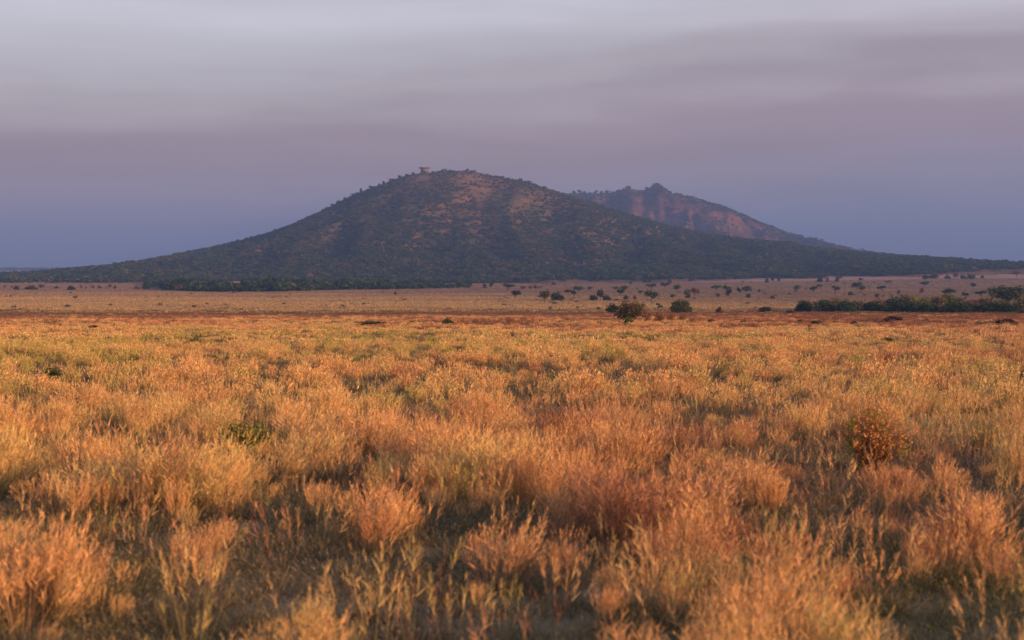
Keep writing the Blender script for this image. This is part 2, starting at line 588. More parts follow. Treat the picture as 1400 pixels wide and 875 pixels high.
def ribbons(base, direc, length, width, bend, rng, nseg=3, v0=0.0, v1=0.0, taper=.25):
    """flat blades: arrays of base points, unit directions, lengths; each bends outwards and droops"""
    n = len(base)
    tt = np.linspace(0, 1, nseg + 1)
    side = rng.normal(size=(n, 3))
    side[:, 2] *= .2
    side -= (side * direc).sum(1)[:, None] * direc
    side /= np.linalg.norm(side, axis=1)[:, None]
    out = direc * np.array([1, 1, 0])
    out = out + rng.normal(size=(n, 3)) * .15 * np.array([1, 1, 0])
    P = []
    for t in tt:
        p = base + direc * (length * t)[:, None] + out * (bend * length * t * t)[:, None]
        p[:, 2] -= .35 * bend * length * t ** 2.5
        P.append(p)
    V = []
    for t, p in zip(tt, P):
        w = width * (1 - (1 - taper) * t)
        V.append(p - side * (w / 2)[:, None])
        V.append(p + side * (w / 2)[:, None])
    V = np.stack(V, 1)                                # n, 2*(nseg+1), 3
    k = 2 * (nseg + 1)
    q = []
    for s in range(nseg):
        q.append([2 * s, 2 * s + 1, 2 * s + 3, 2 * s + 2])
    Q = (np.arange(n)[:, None, None] * k + np.array(q)[None]).reshape(-1, 4)
    vv = np.tile(np.repeat(v0 + (v1 - v0) * tt, 2), n)
    rr = np.repeat(rng.random(n), k)
    return V.reshape(-1, 3), Q, vv, rr, P


def tuft(name, mat, seed, n_stem, n_leaf, radius, height, w, headlen, head_n, head_w, lean=.32, leafh=.55, wind=.10):
    rng = np.random.default_rng(seed)
    parts = []
    def dirs(n, ln):
        th = rng.uniform(0, 2 * math.pi, n)
        r = np.sqrt(rng.random(n))
        base = np.stack([r * radius * np.cos(th), r * radius * np.sin(th), np.full(n, -.04)], 1)
        tilt = ln * (.25 + .75 * r) * rng.uniform(.3, 1.3, n)
        a2 = th + rng.normal(size=n) * .5
        d = np.stack([np.cos(a2) * np.sin(tilt) + wind, np.sin(a2) * np.sin(tilt), np.cos(tilt)], 1)
        return base, d / np.linalg.norm(d, axis=1)[:, None]
    if n_stem:
        b, d = dirs(n_stem, lean)
        ln = height * rng.uniform(.62, 1.08, n_stem)
        V, Q, vv, rr, P = ribbons(b, d, ln, w * rng.uniform(.7, 1.2, n_stem), rng.uniform(.02, .22, n_stem), rng, 3, 0, .6)
        parts.append((V, Q, vv, rr))
        # feathery seed heads: small slips set along the top of each stem
        if head_n:
            tip, pre = P[-1], P[-2]
            ax = tip - pre
            axl = np.linalg.norm(ax, axis=1)[:, None]
            ax = ax / axl
            bs, ds, ls, ws = [], [], [], []
            for k in range(head_n):
                f = (k + rng.random(n_stem)) / head_n
                p = tip - ax * (headlen * height * (1 - f) - .02)[:, None]
                o = rng.normal(size=(n_stem, 3))
                o -= (o * ax).sum(1)[:, None] * ax
                o /= np.linalg.norm(o, axis=1)[:, None]
                dd = ax * .85 + o * rng.uniform(.15, .65, n_stem)[:, None]
                dd /= np.linalg.norm(dd, axis=1)[:, None]
                bs.append(p)
                ds.append(dd)
                ls.append(height * headlen * .42 * rng.uniform(.5, 1.2, n_stem) * (1.1 - .5 * f))
                ws.append(head_w * rng.uniform(.6, 1.3, n_stem))
            V, Q, vv, rr, _ = ribbons(np.concatenate(bs), np.concatenate(ds), np.concatenate(ls), np.concatenate(ws), np.full(n_stem * head_n, .15), rng, 1, 1, 1, .35)
            parts.append((V, Q, vv, rr))
    if n_leaf:
        b, d = dirs(n_leaf, lean * 2.0)
        ln = height * leafh * rng.uniform(.5, 1.15, n_leaf)
        V, Q, vv, rr, _ = ribbons(b, d, ln, w * 1.5 * rng.uniform(.7, 1.3, n_leaf), rng.uniform(.1, .7, n_leaf), rng, 3, 0, .25, .15)
        parts.append((V, Q, vv, rr))
    off, Vs, Qs, A, R = 0, [], [], [], []
    for V, Q, vv, rr in parts:
        Vs.append(V)
        Qs.append(Q + off)
        off += len(V)
        A.append(vv)
        R.append(rr)
    me = mesh_np(name, np.concatenate(Vs), np.concatenate(Qs), None, {'v': ('POINT', np.concatenate(A)), 'r': ('POINT', np.concatenate(R))})
    me.materials.append(mat)
    return source(name, me)


def wedge(y0, y1, dens, margin=3.0, half=.375, seed=1):
    """random points of the ground that the camera could see between two distances"""
    rng = np.random.default_rng(seed)
    W = half * y1 + margin
    n = int(dens * (y1 - y0) * 2 * W)
    x = rng.uniform(-W, W, n)
    y = rng.uniform(y0, y1, n)
    k = np.abs(x) < half * y + margin
    return x[k], y[k], rng


NEAR = [tuft('tuft', M_GRASS, 100 + i, 34 + 12 * (i % 3), 34, .11 + .03 * (i % 2), .84, .0044, (.22, .30, .38)[i % 3], 12, .0070, .24 + .06 * (i % 4), .55, (.0, .07, .13)[i % 3]) for i in range(10)]
WISP = [tuft('wisp', M_GRASS, 120 + i, 8, 8, .10, .95, .0034, .24, 14, .0052, .30, .5, .08) for i in range(4)]
LOWS = [tuft('low_tuft', M_LOW, 140 + i, 10, 70, .22, .30, .006, .25, 4, .009, .60, .9) for i in range(5)]
MID = [tuft('mid_tuft', M_GRASS, 200 + i, 30, 16, .15, .80, .013, (.26, .36)[i % 2], 6, .020, .26 + .06 * (i % 3), .5, (.0, .07, .13)[i % 3]) for i in range(7)]
MIDLOW = [tuft('mid_low_tuft', M_LOW, 240 + i, 10, 40, .3, .30, .016, .25, 3, .025, .55, .8) for i in range(4)]
FAR = [tuft('far_tuft', M_GRASS, 300 + i, 30, 8, .42, .72, .045, .36, 3, .07, .28, .5) for i in range(6)]
FARLOW = [tuft('far_low_tuft', M_LOW, 340 + i, 8, 26, .7, .34, .06, .25, 2, .07, .5, .9) for i in range(4)]
BRUSH = [tuft('brush', M_BRUSH, 360 + i, 14, 24, .7, .46, .06, .3, 2, .08, .4, .8) for i in range(4)]
PLAIN = [tuft('plain_tuft', M_PLAIN, 400 + i, 30, 0, 1.6, .55, .16, .4, 2, .22, .3, .5) for i in range(4)]


# the stands and hollows of the foreground, as (column, row, half-width, half-height, more or less grass)
CLUMPS = [(50, 850, 110, 70, 0.25), (250, 715, 75, 20, 0.22), (455, 880, 55, 30, 0.20), (500, 745, 60, 16, 0.09), (640, 800, 60, 16, 0.17), (860, 760, 150, 45, 0.17),
          (990, 690, 60, 30, 0.19), (1330, 770, 70, 35, 0.14), (1230, 565, 120, 10, 0.11), (100, 700, 70, 16, 0.12), (880, 640, 120, 14, 0.09),
          (480, 820, 90, 45, -0.17), (1120, 730, 80, 50, -0.19), (90, 628, 110, 14, -0.17), (470, 614, 90, 12, -0.14), (640, 865, 130, 30, -0.17),
          (1010, 870, 200, 28, -0.14), (1060, 590, 110, 12, -0.12), (170, 770, 50, 26, -0.17), (330, 790, 60, 30, -0.09), (1190, 670, 110, 16, -0.09), (940, 560, 90, 8, -0.12)]
OPEN = []                              # places kept short so that a shrub can be seen
for _p, _r, _w, _l in ((1192, 652, .55, 1.7), (336, 632, .36, 3.0)):
    _x, _y, _z = hit(_p, _r)
    OPEN.append((_x, _y, _w, _l))


def fields(x, y):
    """how tall and how red the grass stands at a place"""
    cov = fbm(x / .72, y / .95, 71, 2) * .54 + fbm(x / 2.0, y / 3.4, 74, 3) * .32 + fbm(x / 11.0, y / 20.0, 76, 2) * .14
    cov = .5 + (cov - .5) * 1.6
    px, row = 700 + FPX * x / y, HORIZON + FPX * (CAM_Z - ground_z(x, y)) / y
    for cx, cy, wx, wy, a in CLUMPS:
        cov = cov + a * np.exp(-((px - cx) / wx) ** 2 - ((row - cy) / wy) ** 2)
    big = fbm(x / 26.0, y / 60.0, 77, 3)
    tone = .37 + (fbm(x / 2.4, y / 3.4, 81, 3) - .5) * .7 + (fbm(x / 9.0, y / 16.0, 82, 2) - .5) * .8 + (big - .5) * .9
    tone = tone + .50 * sstep(110, 290, y) + .10 * sstep(-.1, .3, x / np.maximum(y, 1))
    return cov, tone


def grass_zone(name, y0, y1, dens, src, low, low_dens, seed, label_tall, thr=.535, size=.92, margin=3.0):
    x, y, rng = wedge(y0, y1, dens, margin, seed=seed)
    cov, tone = fields(x, y)
    fade = np.clip((y1 + .0 - y) / max(1.0, .12 * (y1 - y0)), .35, 1) * np.clip((375 - y) / 110, .0, 1)
    keep = (cov + rng.normal(size=len(x)) * .05 > thr) & (rng.random(len(x)) < fade)
    x, y, cov, tone = x[keep], y[keep], cov[keep], tone[keep]
    n = len(x)
    z = ground_z(x, y)
    s = size * (.34 + .60 * np.clip((cov - thr) / .26, 0, 1)) * rng.uniform(.72, 1.25, n)
    for ox, oy, ow, ol in OPEN:
        k = np.exp(-(np.maximum(np.abs(x - ox * y / oy) - ow * .8, 0) / .2) ** 2) * ((y > oy - ol) & (y < oy + .4))
        s = s * (1 - .62 * k)
    rot = np.stack([rng.normal(size=n) * .09, rng.normal(size=n) * .09, rng.uniform(-.9, .9, n)], 1)
    scl = np.stack([s * rng.uniform(.9, 1.4, n), s * rng.uniform(.9, 1.4, n), s], 1)
    tint = np.clip(tone + rng.normal(size=n) * .15, 0, 1)
    tag(scatter(name, np.stack([x, y, z], 1), rot, scl, rng.integers(0, len(src), n), tint, src), label_tall, kind='stuff')
    if low:
        x, y, rng = wedge(y0, y1, low_dens, margin, seed=seed + 50)
        n = len(x)
        cov, tone = fields(x, y)
        s = size * .85 * rng.uniform(.6, 1.25, n)
        rot = np.stack([rng.normal(size=n) * .1, rng.normal(size=n) * .1, rng.uniform(0, 6.28, n)], 1)
        t2 = np.clip(fbm(x / 6.0, y / 10.0, 91, 3) * 1.5 - .3 + .5 * sstep(100, 300, y) + rng.normal(size=n) * .12, 0, 1)
        tag(scatter('undergrowth', np.stack([x, y, ground_z(x, y)], 1), rot, np.stack([s * 1.2, s * 1.2, s], 1), rng.integers(0, len(low), n), t2, low),
            'short grey green grass filling the gaps between tufts', kind='stuff')


grass_zone('tall_grass', 6.0, 30, 10.5, NEAR, LOWS, 17.0, 501, 'tall dry orange grass tufts in the foreground')
grass_zone('tall_grass', 28.5, 95, 5.2, MID, MIDLOW, 3.5, 502, 'dry orange grass tufts across the middle of the field')
grass_zone('tall_grass', 92, 370, 1.8, FAR, FARLOW, .8, 503, 'reddish dry grass at the far side of the field', thr=.50, size=.85, margin=8)

x, y, rng = wedge(6.0, 34, 1.7, 3, seed=507)
n = len(x)
s = rng.uniform(.55, 1.05, n)
for ox, oy, ow, ol in OPEN:
    s = s * (1 - .6 * np.exp(-(np.maximum(np.abs(x - ox * y / oy) - ow, 0) / .25) ** 2) * ((y > oy - 2.4) & (y < oy + .5)))
tag(scatter('grass_stalks', np.stack([x, y, ground_z(x, y)], 1), np.stack([rng.normal(size=n) * .12, rng.normal(size=n) * .12, rng.uniform(0, 6.28, n)], 1), np.stack([s, s, s], 1),
            rng.integers(0, len(WISP), n), np.clip(fields(x, y)[1] + rng.normal(size=n) * .25, 0, 1), WISP), 'single thin seeding grass stalks between the tufts', kind='stuff')
x, y, rng = wedge(215, 560, .62, 10, seed=506)
k = rng.random(len(x)) < np.clip(np.interp(y, [215, 300, 330, 420, 470, 560], [.15, .55, .9, .75, .15, -.2]) + 1.6 * (fbm(x / 34, y / 22, 97, 3) - .5), 0, 1)
x, y = x[k], y[k]
n = len(x)
s = rng.uniform(.6, 1.25, n)
tag(scatter('dark_brush', np.stack([x, y, ground_z(x, y)], 1), np.stack([np.zeros(n), np.zeros(n), rng.uniform(0, 6.28, n)], 1), np.stack([s * 1.5, s * 1.5, s], 1),
            rng.integers(0, 4, n), np.clip(.50 + .9 * (fbm(x / 40, y / 25, 96, 3) - .5) * 2 + .3 * sstep(380, 300, y) + rng.normal(size=n) * .15, 0, 1), BRUSH), 'dark reddish brush between the tall grass and the pale plain', kind='stuff')
x, y, rng = wedge(395, 1500, .05, 20, seed=504)
k = rng.random(len(x)) < np.interp(y, [395, 500, 900, 1500], [.15, 1, .8, .6])
x, y = x[k], y[k]
n = len(x)
s = rng.uniform(.7, 1.3, n)
tag(scatter('plain_grass', np.stack([x, y, ground_z(x, y)], 1), np.stack([np.zeros(n), np.zeros(n), rng.uniform(0, 6.28, n)], 1), np.stack([s * 2.2, s * 2.2, s], 1),
            rng.integers(0, 4, n), np.clip(.15 + .55 * (fbm(x / 130, y / 42, 95, 4) - .5) * 2 + .85 * sstep(580, 1080, y + 900 * np.maximum(x / y, -.12)) + rng.normal(size=n) * .05, 0, 1), PLAIN),
    'pale short grass of the open plain', kind='stuff')


# ------------------------------------------------------------------ woods on and below the hills
def blob_crown(name, seed, mat, n=70, r=3.4, h=2.2, lift=2.6, leaf=1.5):
    rng = np.random.default_rng(seed)
    mb = MB()
    c = rng.normal(size=(n, 3))
    c /= np.linalg.norm(c, axis=1)[:, None]
    c *= (rng.random(n) ** .45)[:, None] * np.array([r, r, h / 1.2])
    c[:, 2] = np.abs(c[:, 2]) * 1.1 + lift * rng.uniform(.55, 1, n)
    c[:, :2] += rng.normal(size=2) * .4
    mb.leaves(c, leaf, rng, .4, 1.4)
    mb.tube([(0, 0, -1.5), (.1, 0, lift)], [.25, .18], 4, .4)
    return source(name, mb.mesh(name, mat))


CROWNS = [blob_crown('wood_crown', 600 + i, M_WOOD_LEAF, 80, 2.9 + .5 * (i % 3), 1.9 + .4 * (i % 2), 2.0 + .5 * (i % 3)) for i in range(6)]


def wood(name, x, y, tint, s, label, seed):
    rng = np.random.default_rng(seed)
    n = len(x)
    rot = np.stack([np.zeros(n), np.zeros(n), rng.uniform(0, 6.28, n)], 1)
    return tag(scatter(name, np.stack([x, y, land_z(x, y) - .2], 1), rot, np.stack([s, s, s * rng.uniform(.8, 1.15, n)], 1), rng.integers(0, len(CROWNS), n), tint, CROWNS), label, kind='stuff')


rng = np.random.default_rng(71)
n = 150000
x = rng.uniform(-1150, 1450, n)
y = rng.uniform(1400, 2620, n)
hz = hill1(x, y)
gz = ground_z(x, y)
rel = (hz - gz)
px = 700 + FPX * x / y
row = HORIZON - (hz - CAM_Z) / y * FPX
nz = fbm(x / 70., y / 150., 83, 4)
nz2 = fbm(x / 220., y / 300., 86, 3)
dens = 1.5 - .0060 * np.clip(rel, 0, 200) + (nz - .5) * 2.2 + (nz2 - .5) * 1.3
dens += .55 * sstep(520, 330, px) * sstep(230, 340, row)                       # dark left shoulder
dens += .5 * sstep(740, 860, px) * sstep(.2, .9, rel / 60)                      # green right flank
dens -= 1.0 * np.exp(-((px - 905) / 60.) ** 2 - ((row - 338) / 9.) ** 2)        # open glades on the right flank
dens -= .7 * np.exp(-((px - 970) / 50.) ** 2 - ((row - 358) / 6.) ** 2)
dens -= 1.0 * np.exp(-((px - 1265) / 45.) ** 2 - ((row - 371) / 7.) ** 2)
dens -= .5 * np.exp(-((px - 690) / 70.) ** 2 - ((row - 268) / 22.) ** 2)
edge = np.interp(px, [-200, 0, 200, 300, 640, 700, 760, 1000, 1150, 1230, 1400, 1700], [388, 387, 391, 396, 390, 387, 384, 382, 381, 377, 368, 364])
dens *= (row < edge + (nz - .5) * 5) & (rel > -1)
k = rng.random(n) < np.clip(dens, .02, 1.0) * .55 * (dens > -.3) * ((row < edge + 3))
x, y, nz, rel, px = x[k], y[k], nz[k], rel[k], px[k]
n = len(x)
tint = np.clip(rng.beta(1.6, 2.6, n) + .22 * np.clip(rel / 160, 0, 1) + .25 * (fbm(x / 60., y / 90., 88, 3) - .45) * 2 - .1 * sstep(760, 900, px), 0, 1)
wood('hillside_wood', x, y, tint, rng.uniform(.55, 1.25, n) * np.clip(1.15 - rel / 320., .6, 1.2), 'dark green wood covering the slopes of the near hill', 72)

rng = np.random.default_rng(171)
x = rng.uniform(-700, 1100, 60000)
y = rng.uniform(1650, 2560, 60000)
rel = hill1(x, y) - ground_z(x, y)
k = (rel > 25) & (rng.random(60000) < .5 * np.clip(fbm(x / 30., y / 60., 183, 3) * 2 - .45, 0.05, 1))
x, y = x[k], y[k]
wood('hillside_scrub', x, y, np.clip(rng.beta(3, 2.2, len(x)), 0, 1), rng.uniform(.22, .55, len(x)), 'low brownish scrub over the upper slopes of the near hill', 172)

# far hill: sparse dark bushes among the rock, in the gullies above all
rng = np.random.default_rng(73)
n = 60000
x = rng.uniform(-300, 1250, n)
y = rng.uniform(2950, 3960, n)
nz = fbm(x / 90., y / 260., 93, 4)
px = 700 + FPX * x / y
k = rng.random(n) < np.clip((nz - .42) * 2.2 + .6 * sstep(980, 1120, px), .05, .8) * .5
x, y = x[k], y[k]
n = len(x)
wood('far_hill_bushes', x, y, np.clip(rng.beta(2, 2, n), 0, 1), rng.uniform(.7, 1.3, n), 'dark bushes scattered over the rocky far hill', 74)

# low wood at the left and the line of trees at its foot
rng = np.random.default_rng(75)
xs, yy = [], []
P = [(-30, 386), (60, 386), (150, 387), (205, 392), (240, 398), (300, 400), (410, 399), (470, 397), (540, 396), (600, 395), (645, 394)]
for pxc in np.arange(200, 642, 2.4):
    r_ = np.interp(pxc, [p[0] for p in P], [p[1] for p in P])
    for q in range(4):
        X0, Y0, Z0 = hit(pxc + rng.normal() * 1.5, r_ - rng.uniform(0, 3.6))
        xs.append(X0)
        yy.append(Y0)
xs, yy = np.array(xs), np.array(yy)
wood('treeline', xs, yy, np.clip(rng.beta(1.3, 3.6, len(xs)), 0, 1), rng.uniform(.65, 1.5, len(xs)) * (.55 + .9 * fbm(xs / 24., xs * 0, 191, 2)) * np.interp(700 + FPX * xs / yy, [200, 240, 520, 640], [.8, 1.1, 1.05, .6]), 'dense dark treeline along the foot of the hill', 76)

rng = np.random.default_rng(77)
n = 26000
x = rng.uniform(-1500, -300, n)
y = rng.uniform(1300, 3600, n)
px = 700 + FPX * x / y
row = HORIZON - (ground_z(x, y) - CAM_Z) / y * FPX
k = (px > -120) & (px < 330) & (row < 387.5) & (row > 374.5) & (rng.random(n) < .8)
x, y = x[k], y[k]
n = len(x)
wood('plain_wood', x, y, np.clip(rng.beta(1.8, 2.4, n) + .2 * (fbm(x / 50., y / 80., 98, 2) - .5) * 2, 0, 1), rng.uniform(.8, 1.3, n), 'low dark wood on the plain left of the hill', 78)

rng = np.random.default_rng(79)
x = rng.uniform(-3000, -1100, 5000)
y = rng.uniform(5200, 8600, 5000)
k = (fbm(x / 500., y / 300., 99, 3) > .5)
x, y = x[k], y[k]
wood('horizon_wood', x, y, np.clip(rng.beta(2, 4, len(x)), 0, 1), rng.uniform(1.6, 3.0, len(x)), 'hazy blue trees along the far horizon', 80)

rng = np.random.default_rng(81)
x, y, rng = wedge(450, 1500, .0016, 10, seed=82)
k = rng.random(len(x)) < np.clip((fbm(x / 90., y / 200., 101, 3) - .35) * 3, .1, 1)
x, y = x[k], y[k]
wood('plain_bushes', x, y, np.clip(rng.beta(3, 1.6, len(x)), 0, 1), rng.uniform(.10, .30, len(x)), 'tiny dark bushes dotted over the pale plain', 83)


# ------------------------------------------------------------------ single trees and shrubs
def acacia_meshes(seed, flat=.16, n=420, leaf=.075, trunk=.55, pads=7, lean=.12):
    """unit acacia: crown one wide, one high; crown and trunk meshes"""
    rng = np.random.default_rng(seed)
    cr, tr = MB(), MB()
    fork = trunk * rng.uniform(.42, .6)
    fx = rng.normal() * lean * .3
    tr.tube([(0, 0, -.06), (fx * .5, 0, fork * .5), (fx, 0, fork)], [.034, .026, .021], 6)
    for p in range(pads):
        th = 2 * math.pi * (p + rng.uniform(-.3, .3)) / pads
        r = .31 * rng.uniform(.35, 1.1) if p else .05
        c = np.array([r * math.cos(th) + fx, r * math.sin(th), 1 - flat * rng.uniform(.55, 1.3) - .25 * flat * r])
        tr.tube([(fx, 0, fork * .96), (fx + (c[0] - fx) * .45, c[1] * .45, fork + (c[2] - fork) * .62), tuple(c)], [.018, .012, .004], 5)
        m = n // pads
        q = rng.normal(size=(m, 3))
        q /= np.linalg.norm(q, axis=1)[:, None]
        q *= (rng.random(m) ** .5)[:, None] * np.array([.21, .21, flat * .5])
        q[:, 2] += .25 * flat * (1 - (np.hypot(q[:, 0], q[:, 1]) / .21) ** 2)
        cr.leaves(c + q, leaf, rng, .5, 1.6)
    return cr.mesh('crown', M_LEAF), tr.mesh('trunk', M_BARK, True)


def round_meshes(seed, n=650, leaf=.085, lobes=9, open_=.0, low=.05, twig=9, flat=1.0):
    """unit shrub: one wide and one high, foliage down to the ground"""
    rng = np.random.default_rng(seed)
    cr, tr = MB(), MB()
    cs = []
    for l in range(lobes):
        th = 2 * math.pi * l / lobes + rng.uniform(-.4, .4)
        r = rng.uniform(.10, .30)
        cs.append((r * math.cos(th), r * math.sin(th), rng.uniform(.30, .74) - .5 * r, rng.uniform(.17, .27)))
    cs.append((0, 0, .66, .25))
    for (cx, cy, cz, rr) in cs:
        m = n // len(cs)
        q = rng.normal(size=(m, 3))
        q /= np.linalg.norm(q, axis=1)[:, None]
        q *= (rng.random(m) ** .4 * rr)[:, None]
        q[:, 2] *= flat * 1.15
        p = q + np.array([cx, cy, cz])
        p = p[p[:, 2] > low]
        cr.leaves(p, leaf, rng, .15, 1.5)
    m = n // 4
    th = rng.uniform(0, 6.28, m)
    r = np.sqrt(rng.random(m)) * .42
    cr.leaves(np.stack([r * np.cos(th), r * np.sin(th), rng.uniform(low, .42, m)], 1), leaf, rng, .1, 1.5)
    for k in range(twig):
        th = rng.uniform(0, 6.28)
        r = rng.uniform(.1, .36)
        top = rng.uniform(.5, .92)
        tr.tube([(0.02 * math.cos(th), .02 * math.sin(th), -.06), (r * .4 * math.cos(th), r * .4 * math.sin(th), top * .5), (r * math.cos(th), r * math.sin(th), top)], [.018, .012, .003], 4)
    return cr.mesh('crown', M_LEAF), tr.mesh('trunk', M_BARK, True)


def twiggy_meshes(seed, stems=26, leaf_n=260, leaf=.04, spread=.42):
    """unit leafless bush: a spray of branching bare stems with a few dead leaves"""
    rng = np.random.default_rng(seed)
    cr, tr = MB(), MB()
    tips = []
    for k in range(stems):
        th = rng.uniform(0, 6.28)
        r = spread * math.sqrt(rng.random())
        top = rng.uniform(.6, 1.0) * (1 - .4 * r)
        p0 = (.12 * r * math.cos(th), .12 * r * math.sin(th), -.05)
        p1 = (.5 * r * math.cos(th), .5 * r * math.sin(th), top * .5)
        p2 = (r * math.cos(th), r * math.sin(th), top)
        tr.tube([p0, p1, p2], [.014, .010, .003], 4)
        for j in range(4):
            f = rng.uniform(.35, .95)
            b = np.array(p0) * (1 - f) + np.array(p2) * f if f < .5 else np.array(p1) * (2 - 2 * f) + np.array(p2) * (2 * f - 1)
            e = b + rng.normal(size=3) * np.array([.12, .12, .05]) + np.array([0, 0, .12])
            tr.tube([tuple(b), tuple(e)], [.007, .002], 3)
            tips += [b * (1 - w) + e * w for w in rng.random(3)]
    tips = np.array(tips)
    sel = tips[rng.integers(0, len(tips), leaf_n)] + rng.normal(size=(leaf_n, 3)) * .03
    cr.leaves(sel, leaf, rng, .1, 1.6)
    return cr.mesh('crown', M_LEAF), tr.mesh('trunk', M_TWIG, True)


ACACIA = [acacia_meshes(700 + i, .30 + .08 * (i % 3), pads=6 + i % 3) for i in range(5)]
TALLC = [acacia_meshes(720 + i, .42 + .08 * (i % 2), n=520, leaf=.085, trunk=.5, pads=8) for i in range(4)]
ROUND = [round_meshes(740 + i) for i in range(5)]
BARE = [twiggy_meshes(760 + i) for i in range(3)]
BANK = {'acacia': ACACIA, 'tree': TALLC, 'round': ROUND, 'bare': BARE}
GREEN, DARK, OLIVE, RED, GREY = (.055, .078, .032), (.036, .055, .027), (.10, .10, .036), (.14, .075, .048), (.095, .08, .056)
BROWN, RUSSET = (.105, .082, .042), (.10, .066, .042)
_count = {}


def plant(kind, px, top, base, width, color, label, name=None, cat=None, group=None, meshes=None, turn=None):
    """a plant whose foot stands on the ground seen at (px, base), as high and wide as the photograph shows it"""
    x, y, z = hit(px, base)
    k = _count.get(kind, 0)
    _count[kind] = k + 1
    cm, tm = meshes or BANK[kind][k % len(BANK[kind])]
    name = name or {'acacia': 'acacia_tree', 'tree': 'savanna_tree', 'round': 'shrub', 'bare': 'bare_bush'}[kind]
    cat = cat or ('tree' if kind in ('acacia', 'tree') else 'bush')
    root = tag(link(name, None, None, (x, y, z)), label, cat, group)
    W, H = width * y / FPX, max(base - top, 1.0) * y / FPX
    root.rotation_euler = (0, 0, random.uniform(0, 6.28) if turn is None else turn)
    for nm, me in (('crown', cm), ('trunk', tm)):
        o = link(nm, me, root)
        o.scale = (W * 1.15, W * 1.15, H * 1.1)
        o.color = (*[c * random.uniform(.9, 1.1) for c in color], 1)
    return root


